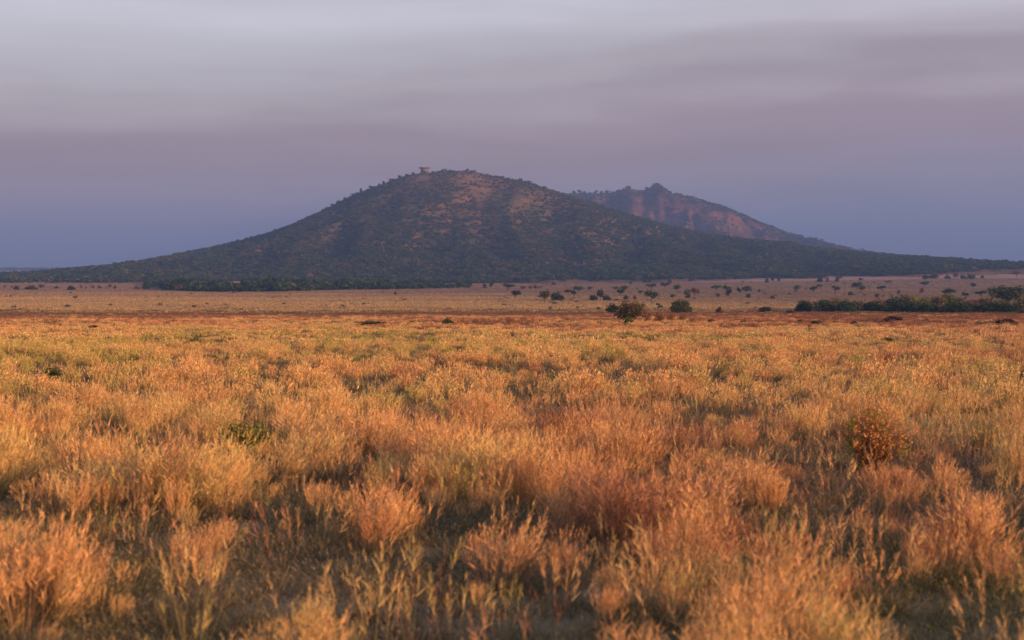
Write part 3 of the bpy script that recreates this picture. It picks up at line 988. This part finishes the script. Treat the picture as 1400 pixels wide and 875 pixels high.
G1 = 'acacias dotted over the plain below the hill'
TREES = [
 ('acacia', 694, 388.5, 398, 21, GREEN, 'wide flat dark green acacia just right of the treeline end'),
 ('tree', 704, 398.5, 409, 16, DARK, 'bushy dark tree below the wide flat acacia at the treeline end'),
 ('tree', 715, 390, 397, 8, RED, 'small reddish tree right of the wide flat acacia'),
 ('tree', 725.5, 391, 397, 7, RED, 'faint reddish tree left of the dark and russet pair'),
 ('tree', 732, 389.5, 396, 7, GREY, 'dark half of a small tree pair above the broad umbrella acacia'),
 ('acacia', 738.5, 391, 396, 8, RED, 'russet low half of a small tree pair above the broad umbrella acacia'),
 ('round', 757, 385, 390, 5, DARK, 'lone dark ball shaped tree on the pinkish slope'),
 ('acacia', 745, 398, 414.5, 20, GREEN, 'broad domed umbrella acacia with a clear trunk, leftmost big one'),
 ('round', 762, 399, 412, 19, DARK, 'dark rounded tree right against the broad umbrella acacia'),
 ('acacia', 777, 396, 404, 13, GREEN, 'small slanting flat crown touching the rounded dark tree'),
 ('tree', 785, 398, 406.5, 9, DARK, 'dark leaning crown beneath the thin flat acacia'),
 ('acacia', 790.5, 390.5, 401, 15, GREEN, 'thin flat acacia above the dark leaning crown'),
 ('acacia', 806, 392, 400, 9, GREY, 'small greyish flat acacia left of the tall narrow tree'),
 ('tree', 821, 394, 411.5, 12, DARK, 'tall narrow dark tree with a tiered crown'),
 ('round', 810.5, 403, 412, 13, DARK, 'round dark bush at the left foot of the tall tiered tree'),
 ('round', 830, 403, 411.5, 12, DARK, 'round dark bush at the right foot of the tall tiered tree'),
 ('round', 843.5, 408.5, 412, 9, DARK, 'low dark bush just above the brown twiggy acacia'),
 ('acacia', 842, 391.5, 398, 11, GREY, 'brownish flat crown overlapping a greener one on its right'),
 ('acacia', 854, 391, 399, 13, GREEN, 'green flat crown overlapping a brownish one on its left'),
 ('tree', 848.5, 396, 404.5, 12, DARK, 'dark ragged tree below the two overlapping flat crowns'),
 ('round', 855.5, 403, 410, 7, DARK, 'small dark round bush behind the brown twiggy acacia'),
 ('round', 868, 403, 410, 5, RED, 'small russet bush left of the ragged umbrella acacia'),
 ('acacia', 876, 397, 405, 10, GREY, 'faint small flat acacia beside the ragged umbrella acacia'),
 ('acacia', 891, 397, 412, 20, GREEN, 'ragged umbrella acacia with a dark forked trunk left of the round dome bush'),
 ('tree', 894, 401, 410, 8, DARK, 'dark tree half hidden under the ragged umbrella acacia'),
 ('acacia', 891.5, 388, 398, 16, GREEN, 'slender flat acacia directly above the ragged umbrella one'),
 ('acacia', 909, 386, 394.5, 16, DARK, 'dark spreading acacia high on the plain above the dome bush'),
 ('acacia', 925, 389.5, 400, 14, GREEN, 'neat flat topped acacia on a thin trunk above the dome bush'),
 ('tree', 920, 403, 410, 8, GREY, 'small ragged tree just left above the round dome bush'),
 ('round', 862, 384, 389, 4, DARK, 'tiny dark tree near the wood edge above the brown acacia'),
 ('round', 881.5, 381.5, 387, 5, DARK, 'left one of two tiny trees touching below the wood edge'),
 ('round', 887.5, 381.5, 387, 6, DARK, 'right one of two tiny trees touching below the wood edge'),
 ('round', 915.5, 381, 386.5, 5, DARK, 'tiny round tree under the wood edge above the spreading acacia'),
 ('tree', 940, 394, 408, 11, GREY, 'grey green tree behind the right side of the dome bush'),
 ('acacia', 949, 394, 410, 14, RED, 'reddish brown acacia merging with a grey green tree'),
 ('round', 940, 402.5, 408.5, 8, DARK, 'dark shrub at the foot of the grey green tree'),
 ('acacia', 978, 389, 398, 15, GREEN, 'flat acacia at the left of a joined pair'),
 ('acacia', 992, 391, 402, 14, GREEN, 'tiered acacia joined to a flat one on its left'),
 ('tree', 996, 396, 409, 9, DARK, 'dark drooping crown below the tiered acacia'),
 ('tree', 1010.5, 392, 402, 7, DARK, 'narrow upright dark tree left of a flat acacia'),
 ('acacia', 1020, 391, 403, 15, GREEN, 'flat acacia touching a narrow upright tree'),
 ('round', 1023.5, 401, 408.5, 7, DARK, 'round dark bush below the flat acacia and upright tree'),
 ('round', 1056.5, 403, 409.5, 7, OLIVE, 'lone round olive bush on the pale plain left of the thicket'),
 ('round', 1038, 395, 400, 4, DARK, 'tiny dark bush between two larger acacias on the grey plain'),
 ('tree', 981, 402, 409, 7, RED, 'faint russet tree standing under the joined acacias'),
 ('round', 1048.5, 379, 387, 5, DARK, 'narrow dark tree at the wood edge, first of a spaced row'),
 ('round', 1056, 378, 384, 5, DARK, 'dark tree at the wood edge next to a narrow one'),
 ('round', 1064.5, 379, 385, 4, DARK, 'small tree at the wood edge right of two others'),
 ('acacia', 1089, 390, 401, 12, GREEN, 'umbrella acacia above the left end of the thicket'),
 ('acacia', 1113, 391.5, 403, 13, GREEN, 'umbrella acacia with a smaller one behind its right shoulder'),
 ('acacia', 1120.5, 388, 395, 9, GREEN, 'smaller acacia behind the shoulder of an umbrella acacia'),
 ('acacia', 1142, 391, 404, 13, GREY, 'greyish umbrella acacia standing clear in mid plain'),
 ('acacia', 1171, 385.5, 398, 16, DARK, 'tall dark umbrella acacia with a lower one at its right'),
 ('acacia', 1178.5, 391, 400, 13, GREEN, 'lower acacia under the tall dark umbrella one'),
 ('acacia', 1206, 391, 400, 14, DARK, 'low disc shaped acacia above the thicket'),
 ('acacia', 1213.5, 383, 389, 9, RED, 'small russet acacia near the wood edge above the disc shaped one'),
 ('round', 1163, 398, 404.5, 7, DARK, 'small dark bush between thicket and dark umbrella acacia'),
 ('acacia', 1176.5, 380.5, 387, 7, DARK, 'small dark acacia just under the wood edge over the umbrella one'),
 ('round', 1121, 379, 386, 8, DARK, 'round tree at the wood edge above the paired umbrella acacias'),
 ('round', 1131, 378, 386, 5, RED, 'narrow russet tree at the wood edge'),
 ('round', 1144.5, 377, 386, 6, DARK, 'dark upright tree at the wood edge above the greyish acacia'),
 ('tree', 1199, 400, 409, 8, RED, 'thin reddish tree rising behind the thicket'),
 ('acacia', 1264, 384.5, 393, 13, DARK, 'dark flat acacia alone below the pale glade'),
 ('acacia', 1331, 387, 395, 11, DARK, 'oval dark acacia alone on the plain at right'),
 ('round', 1260.5, 393, 401, 7, RED, 'russet ball shaped tree below the dark flat acacia'),
 ('acacia', 1298, 395, 408, 24, GREEN, 'very wide flat green acacia above the middle of the thicket'),
 ('acacia', 1320, 399.5, 408, 10, DARK, 'small dark acacia between two wide ones over the thicket'),
 ('acacia', 1342, 398, 408, 17, DARK, 'wide low dark acacia left of the big thicket acacia'),
 ('acacia', 1390, 370, 379, 13, RED, 'reddish flat acacia near the right edge under the skyline wood'),
 ('tree', 1228.5, 397.5, 405, 5, RED, 'thin russet sapling above the right part of the thicket'),
 ('round', 1265, 375, 382, 9, DARK, 'dark round tree at the left of the clumps under the glade'),
 ('round', 1276, 374, 381, 14, GREEN, 'broad green tree clump below the right of the glade'),
 ('acacia', 1286.5, 372.5, 378, 8, RED, 'small russet flat tree above the green clump'),
 ('round', 1295, 376, 381.5, 9, DARK, 'low dark tree left of a purple leaning one'),
 ('tree', 1307, 372, 381, 10, RED, 'purple brown upright tree among the clumps'),
 ('round', 1317, 375.5, 381.5, 9, DARK, 'small dark tree touching a broad green one'),
 ('round', 1327, 374.5, 382, 13, GREEN, 'broad green tree at the right of the clumps'),
 ('round', 1343, 376, 380.5, 5, DARK, 'lone small dark tree right of the clumps'),
 ('acacia', 1296.5, 367.5, 374, 6, DARK, 'small dark tree on the pink slope below the skyline wood'),
 ('acacia', 1312, 367.5, 373, 5, RED, 'little russet tree on the pink slope'),
 # left strip in front of the low wood
 ('round', 22.5, 390, 397, 8, DARK, 'round dark tree on the pink strip near the left edge'),
 ('tree', 7, 390.5, 396, 4, RED, 'thin reddish tree, outermost on the pink strip'),
 ('tree', 16.5, 390, 395.5, 4, RED, 'thin russet tree left of the round dark one'),
 ('round', 43, 390, 396.5, 17, DARK, 'wide dark bush on the pink strip'),
 ('tree', 57, 389.5, 396, 9, RED, 'pale reddish tree right of the wide dark bush'),
 ('tree', 77, 391, 395.5, 8, GREY, 'low greyish tree in the middle of the pink strip'),
 ('round', 97.5, 390, 397, 11, DARK, 'dark dense bush in front of the low wood'),
 ('tree', 111.5, 391, 396, 4, RED, 'small russet tree right of the dark dense bush'),
 ('tree', 117.5, 391, 396, 3, RED, 'thin russet tree with another close at its left'),
 ('tree', 127, 391, 396, 5, RED, 'russet tree midway along a spaced row'),
 ('tree', 136.5, 390, 396, 5, GREY, 'darker tree in the spaced russet row'),
 ('tree', 150.5, 389.5, 396, 6, RED, 'purple brown tree with a double crown'),
 ('round', 157.5, 390, 395, 5, GREY, 'small grey brown tree at the end of the russet row'),
 ('round', 187, 391, 395.5, 8, RED, 'rounded russet bush left of the treeline'),
 ('round', 200.5, 388, 396, 11, DARK, 'dark blocky tree at the left tip of the treeline'),
 ('tree', 540.5, 398, 404.5, 5, DARK, 'single small dark tree on the plain below the treeline'),
 ('tree', 672, 386, 396, 7, DARK, 'upright dark tree in the gap right of the treeline'),
 ('tree', 663, 387, 396, 7, DARK, 'dark tree closing the right end of the treeline'),
 # by the edge of the tall grass
 ('round', 837, 414.5, 428.5, 18, (.035, .05, .02), 'dark green ball shaped bush left of the brown twiggy acacia'),
 ('round', 983.5, 419, 429, 10, (.09, .06, .05), 'small brown purple bush between the two dome bushes'),
 ('round', 1047, 419, 428, 20, (.03, .045, .022), 'low dark dome bush left of the thicket'),
 ('round', 613, 433.5, 447, 17, (.06, .075, .022), 'green bush standing alone in the reddish grass, left of centre'),
 ('round', 507, 438.5, 447.5, 40, (.07, .085, .03), 'low spreading green bush in the reddish grass far left of centre'),
 ('round', 860, 431.5, 443.5, 12, (.10, .13, .02), 'bright green bush at the foot of the brown twiggy acacia'),
 ('round', 1018, 437, 444.5, 14, (.13, .16, .02), 'small bright lime green bush in the grass'),
 ('round', 946, 436, 441.5, 12, (.12, .14, .03), 'low yellow green bush right of the bare bushes'),
 ('round', 973, 435.5, 442.5, 13, (.09, .085, .06), 'low grey green bush right of the yellow green one'),
 ('round', 1219, 431.5, 441, 28, (.065, .06, .045), 'grey low wide bush in front of the thicket'),
 ('round', 1376, 436, 443, 34, (.05, .05, .035), 'flat dark bush low in the grass at the right edge'),
 ('round', 1119, 437.5, 445.5, 22, (.055, .065, .035), 'dark low bush in the grass below the thicket end'),
 ('round', 1094.5, 436.5, 441.5, 12, (.11, .09, .035), 'small yellowish bush in the grass below the thicket end'),
 ('round', 1168, 438, 445.5, 18, (.075, .07, .035), 'olive low bush left of the grey wide one'),
 ('round', 1142, 438.5, 445, 14, (.10, .08, .045), 'brownish low bush between a dark and an olive one'),
 ('round', 1078, 440, 445.5, 12, (.07, .08, .03), 'small green bush left of the yellowish one'),
 ('round', 1081, 424, 430, 15, (.055, .065, .03), 'flat green bush touching the left end of the thicket'),
 ('round', 128, 444, 453, 14, (.075, .055, .035), 'dark brown low bush in the grass at far left'),
 ('round', 156, 443, 449, 13, (.07, .06, .03), 'dark olive low bush right of the brown one at far left'),
 ('round', 1212, 461, 471, 20, (.10, .105, .04), 'green low bush in the orange grass below the grey wide one'),
 ('round', 72, 503, 521, 34, (.06, .085, .025), 'green leafy clump in the grass at left'),
]
for kind, pxx, top, base, w_, c_, lab in TREES:
    near = base > 412
    plant(kind, pxx, top, base, w_, c_, lab, group=None if near else G1)

# the thicket at the right: shrubs shoulder to shoulder, each its own plant
THICKET = [
 (1098, 410, 427, 18, DARK, 'dark ragged shrub at the left tip of the thicket'),
 (1112, 412, 426, 16, GREY, 'lower grey green shrub beside the left tip of the thicket'),
 (1127, 409, 427, 20, DARK, 'dark shrub under the first hump of the thicket'),
 (1141, 407, 425, 22, OLIVE, 'olive topped shrub forming the first hump of the thicket'),
 (1139, 416, 427, 8, BROWN, 'small pale brown dead bush in front of the first hump'),
 (1156, 408.5, 427, 20, DARK, 'dark shrub right of the first hump of the thicket'),
 (1173, 411, 426, 22, GREY, 'grey brown shrub in the low dip of the thicket'),
 (1189, 413, 427, 20, DARK, 'dark low shrub in the dip of the thicket'),
 (1203, 409, 426, 20, BROWN, 'yellow brown shrub just left of a tall dark one'),
 (1222, 405.5, 427, 24, DARK, 'tall dark shrub at the left of the thicket middle'),
 (1237, 402, 424, 20, RUSSET, 'russet crown behind a lime green one in the thicket'),
 (1250, 402.5, 424, 18, (.13, .16, .028), 'lime green crown lit bright in the thicket'),
 (1243, 412, 427.5, 24, DARK, 'dark shrub below the lime green crown'),
 (1264, 406, 425, 22, OLIVE, 'olive brown shrub right of the lime green crown'),
 (1279, 404, 424, 22, BROWN, 'brown dry shrub left of the dark green centre'),
 (1268, 414, 428, 26, DARK, 'dark low shrub at the front of the thicket'),
 (1296, 400.5, 423, 22, (.07, .10, .022), 'green bushy crown beneath the very wide flat acacia'),
 (1310, 411, 428.5, 28, DARK, 'blackish shrub with a deep shaded front'),
 (1312, 406.5, 423, 24, BROWN, 'dull brown shrub behind the blackish one'),
 (1328, 410, 427.5, 24, RUSSET, 'reddish brown shrub right of the blackish one'),
 (1345, 407, 424, 22, RUSSET, 'russet shrub behind under the wide low acacia'),
 (1352, 412, 428, 26, DARK, 'dark shrub below the big thicket acacia'),
 (1367, 408, 425, 22, OLIVE, 'olive shrub at the trunk of the big thicket acacia'),
 (1380, 412, 428, 26, DARK, 'dark low shrub right below the big thicket acacia'),
 (1398, 406, 426, 24, BROWN, 'brown shrub cut by the right edge of the picture'),
 (1399, 421, 430, 14, GREY, 'grey low bush at the right edge before the thicket'),
 (1290, 418, 428.5, 20, DARK, 'dark little shrub at the foot of the green bushy crown'),
 (1206, 416, 427.5, 22, DARK, 'dark front shrub below the yellow brown one'),
 (1162, 418, 428, 18, (.05, .065, .03), 'low green front shrub under the thicket dip'),
]
TH = [round_meshes(780 + i, n=1500, leaf=.055, lobes=11, twig=14) for i in range(6)]
for i, (pxx, top, base, w_, c_, lab) in enumerate(THICKET):
    plant('round', pxx, top, base, w_ * 1.35, [q * 1.35 for q in c_], lab, group='shrubs of the thicket', meshes=TH[i % 6])

plant('acacia', 1377, 393.5, 421, 48, (.075, .085, .03), 'big spreading acacia rising out of the thicket at the right edge',
      meshes=acacia_meshes(801, .40, n=3200, leaf=.04, trunk=.50, pads=15), turn=.4)
plant('round', 931, 409, 429, 31, (.085, .09, .042), 'big round dome bush with a grey green left side, right of the bare bushes',
      meshes=round_meshes(802, n=3200, leaf=.045, lobes=13, twig=16), turn=1.0)
plant('acacia', 862, 412.5, 441, 46, (.14, .118, .05), 'brown twiggy spreading acacia on the edge of the tall grass, forked low',
      meshes=acacia_meshes(803, .62, n=4200, leaf=.034, trunk=.24, pads=24, lean=.3), turn=2.2)
TW = [twiggy_meshes(810 + i, stems=34, leaf_n=420, leaf=.035) for i in range(3)]
for pxx, top, base, w_, lab in ((885, 423, 442, 20, 'leafless brown bush next to the brown twiggy acacia'),
                                (902, 424, 442, 22, 'leafless brown bush in the middle between acacia and dome bush'),
                                (917, 427, 441, 16, 'lower leafless bush in front of the dome bush'),
                                (933, 428, 442, 18, 'thin leafless bush right below the dome bush')):
    plant('bare', pxx, top, base, w_, (.15, .075, .05), lab, name='bare_bush', group='bare bushes beside the acacia', meshes=TW[int(pxx) % 3])

# skyline trees of both hills
SKY_T = [
 (447, 285.5, 291.5, 7, 'domed tree low on the left skyline of the near hill'),
 (454.5, 281, 288, 7, 'flat crowned tree leaning out on the left skyline'),
 (462, 277, 284, 6, 'dark tree above the flat crowned one on the left skyline'),
 (471.5, 271, 279, 6, 'tree with a see through crown on the left skyline'),
 (484, 267, 274, 8, 'bushy tree on the left skyline below a spire shaped tree'),
 (493.5, 260, 270, 4, 'narrow spire shaped tree on the left skyline'),
 (507, 255.5, 263, 8, 'grey round tree above the spire shaped tree'),
 (518.5, 252, 259, 4, 'small upright tree in the upper left skyline'),
 (525, 250.5, 257, 4, 'small dark tree beside the upright one in the skyline'),
 (536, 246, 253, 9, 'spreading tree on the skyline well left of the lookout'),
 (546.5, 242.5, 250, 7, 'dark crown on the skyline, nearer the lookout'),
 (556.5, 240, 247, 6, 'windswept tree on the skyline close left of the lookout'),
 (565, 238.5, 244, 5, 'low round tree nearest the left of the lookout'),
 (604.5, 230.5, 237, 5, 'round tree on the summit right of the lookout'),
 (609.5, 231, 237, 4, 'second tree of the summit clump'),
 (615, 231, 237, 4, 'third tree of the summit clump'),
 (639, 231.5, 238.5, 7, 'forked dark tree on the rounded summit'),
 (646, 233, 239, 8, 'wide bushy tree on the rounded summit'),
 (712, 244.5, 250.5, 6, 'small tree on the right shoulder of the near hill'),
 (723, 245.5, 251.5, 7, 'dark tree on the right shoulder of the near hill'),
 (745, 254, 259.5, 7, 'dark tree where the right ridge starts to fall'),
 (785, 261.5, 267, 6, 'flat tree at the left start of the far ridge'),
 (792, 260.5, 267, 6, 'dark tree in the left clump of the far ridge'),
 (799, 261, 267, 5, 'small tree ending the left clump of the far ridge'),
 (815, 262, 268, 6, 'tree in the middle of the far ridge saddle'),
 (822, 262.5, 268, 6, 'flat tree of the far ridge saddle'),
 (829, 262, 267, 5, 'thin flat tree right in the far ridge saddle'),
 (859, 256, 263, 9, 'prominent tree on the far ridge left of the rocky peak'),
 (884, 256.5, 262.5, 5, 'small tree close left of the rocky peak'),
 (1095, 323, 328, 6, 'tree on the low right end of the far ridge'),
 (1117, 328.5, 334, 6, 'spread tree near the right end of the far ridge'),
 (1252, 351.5, 361, 3.5, 'left one of two slender poles of trees above the right skyline'),
 (1255.5, 351.5, 361, 3.5, 'right one of two slender poles of trees above the right skyline'),
]


for pxx, top, base, w_, lab in SKY_T:
    far = 780 <= pxx <= 1130
    Yr = Y2 if far else Y1
    d = ray(pxx, base)
    yy_ = np.linspace(Yr - 60, Yr + 10, 15)
    xx_ = d[0] * yy_
    zz_ = (hill2 if far else hill1)(xx_, yy_)
    el = (zz_ - CAM_Z) / yy_
    j = int(np.argmax(el))
    x, y, z = float(xx_[j]), float(yy_[j]), float(zz_[j])
    slim = w_ < 3.6
    kind = 'tree' if (slim or w_ < 7) else 'acacia'
    k = _count.get(kind, 0)
    _count[kind] = k + 1
    cm, tm = BANK[kind][k % len(BANK[kind])]
    root = tag(link('slender_tree' if slim else 'skyline_tree', None, None, (x, y, z - .30 * (base - top) * y / FPX)), lab, 'tree', 'trees along the hill skylines')
    W, H = w_ * y / FPX * 1.2, (base - top) * y / FPX
    root.rotation_euler = (0, 0, random.uniform(0, 6.28))
    for nm, me in (('crown', cm), ('trunk', tm)):
        o = link(nm, me, root)
        o.scale = (W, W, H)
        o.color = (*DARK, 1)


# the two bushes in the foreground grass
def leafy_bush(seed, H, W, n_st, leaf_n, leaf):
    rng = np.random.default_rng(seed)
    st, lf = MB(), MB()
    pts = []
    for k in range(n_st):
        th = rng.uniform(0, 6.28)
        r = W / 2 * math.sqrt(rng.random())
        top = H * rng.uniform(.6, 1.0) * (1 - .35 * (2 * r / W) ** 2)
        p0 = np.array([.12 * r * math.cos(th), .12 * r * math.sin(th), -.03])
        p2 = np.array([r * math.cos(th), r * math.sin(th), top])
        p1 = p0 * .45 + p2 * .55 + rng.normal(size=3) * .04 - np.array([0.2 * p2[0], .2 * p2[1], 0])
        st.tube([tuple(p0), tuple(p1), tuple(p2)], [.008, .006, .002], 4)
        for j in range(7):
            f = rng.uniform(.15, 1)
            b = p0 * (1 - f) ** 2 + 2 * p1 * f * (1 - f) + p2 * f * f
            e = b + rng.normal(size=3) * .09 + np.array([0, 0, .06])
            st.tube([tuple(b), tuple(e)], [.004, .0015], 3)
            pts += [b * (1 - w) + e * w for w in rng.random(4)]
    pts = np.array(pts)
    c = pts[rng.integers(0, len(pts), leaf_n)] + rng.normal(size=(leaf_n, 3)) * .018
    lf.leaves(c, leaf, rng, .1, 1.8)
    return lf, st


x, y, z = hit(1192, 652)
hb = 102 * y / FPX
root = tag(link('shrub', None, None, (x, y, z)), 'rust brown shrub with a few green sprigs in the right foreground', 'bush')
lf, st = leafy_bush(901, hb, 96 * y / FPX, 120, 5200, .020)
o = link('leaves', lf.mesh('leaves', M_LEAF), root); o.color = (.56, .27, .10, 1)
link('stems', st.mesh('stems', M_TWIG, True), root)
rng = np.random.default_rng(902)
for cx, cy, cz, m in ((-.30, -.1, .72, 120), (-.26, -.1, .48, 130), (-.33, -.15, .40, 50), (.08, -.2, .62, 90), (.06, -.18, .78, 60), (.43, 0, .42, 70), (.36, -.1, .33, 50), (.12, -.3, .36, 30), (-.08, -.15, .84, 60)):
    g = MB()
    g.leaves(np.array([cx, cy, cz]) * hb + rng.normal(size=(m * 3 // 4, 3)) * .055 * hb, .020, rng, .1, 1.8)
    o = tag(link('green_sprig', g.mesh('green_sprig', M_LEAF), root), kind='stuff')
    o.color = (.20, .22, .03, 1)

x, y, z = hit(336, 632)
root = tag(link('shrub', None, None, (x, y, z)), 'leafy green shrub half hidden by the tufts in the left foreground', 'bush')
lf, st = leafy_bush(903, 62 * y / FPX, 66 * y / FPX, 50, 3600, .024)
o = link('leaves', lf.mesh('leaves', M_LEAF), root); o.color = (.15, .185, .028, 1)
link('stems', st.mesh('stems', M_BARK, True), root)

# ------------------------------------------------------------------ the lookout on the hilltop
def plaster(name, c):
    m, t, out = new_mat(name)
    tc = nd(t, 'ShaderNodeTexCoord')
    n = nd(t, 'ShaderNodeTexNoise', inp={'Scale': .8, 'Detail': 5.0})
    r = ramp(t, [(.3, tuple(k * .75 for k in c)), (.7, tuple(k * 1.2 for k in c))])
    b = nd(t, 'ShaderNodeBsdfPrincipled', inp={'Roughness': .85})
    t.links.new(tc.outputs['Object'], n.inputs['Vector'])
    t.links.new(n.outputs['Fac'], r.inputs[0])
    t.links.new(r.outputs[0], b.inputs['Base Color'])
    t.links.new(b.outputs[0], out.inputs[0])
    return m


M_WALL = plaster('shade_dark_wall', (.12, .095, .095))  # the building's shade is put into this dark wall colour
M_ROOF = plaster('roof_slab', (.10, .07, .07))  # roof colour kept dark to carry the same shade
yb = Y1 - 8
xb = (581 - 700) / FPX * yb
mpp = yb / FPX
zt = CAM_Z + (HORIZON - 229.3) / FPX * yb            # top of the roof
root = tag(link('lookout_building', None, None, (xb, yb, zt - 10.5)), 'small flat roofed lookout building with an overhanging roof on the hilltop', 'building')
b = MB()
b.box((0, 0, 5.05), (13.4 * mpp * .78, 9, 6.9))
link('wall', b.mesh('wall', M_WALL), root)
b = MB()
b.box((0, 0, 9.5), (14.6 * mpp, 12, 2.0))
rf = link('roof', b.mesh('roof', M_ROOF), root)
b = MB()
b.box((0, -.6, .6), (12.2 * mpp, 12, 2.0))
link('terrace', b.mesh('terrace', M_WALL), root)

# ------------------------------------------------------------------ the evening haze
m, t, out = new_mat('evening_haze')
pv = nd(t, 'ShaderNodeVolumePrincipled')
pv.inputs['Color'].default_value = (.195, .335, .73, 1)
pv.inputs['Density'].default_value = .000175
pv.inputs['Anisotropy'].default_value = 0.0
t.links.new(pv.outputs[0], out.inputs['Volume'])
b = MB()
b.box((0, 3350, 109.5), (15000, 13300, 271))
hz_ = link('haze', b.mesh('haze', m))
tag(hz_, 'thin bluish evening haze over the plain', kind='stuff')
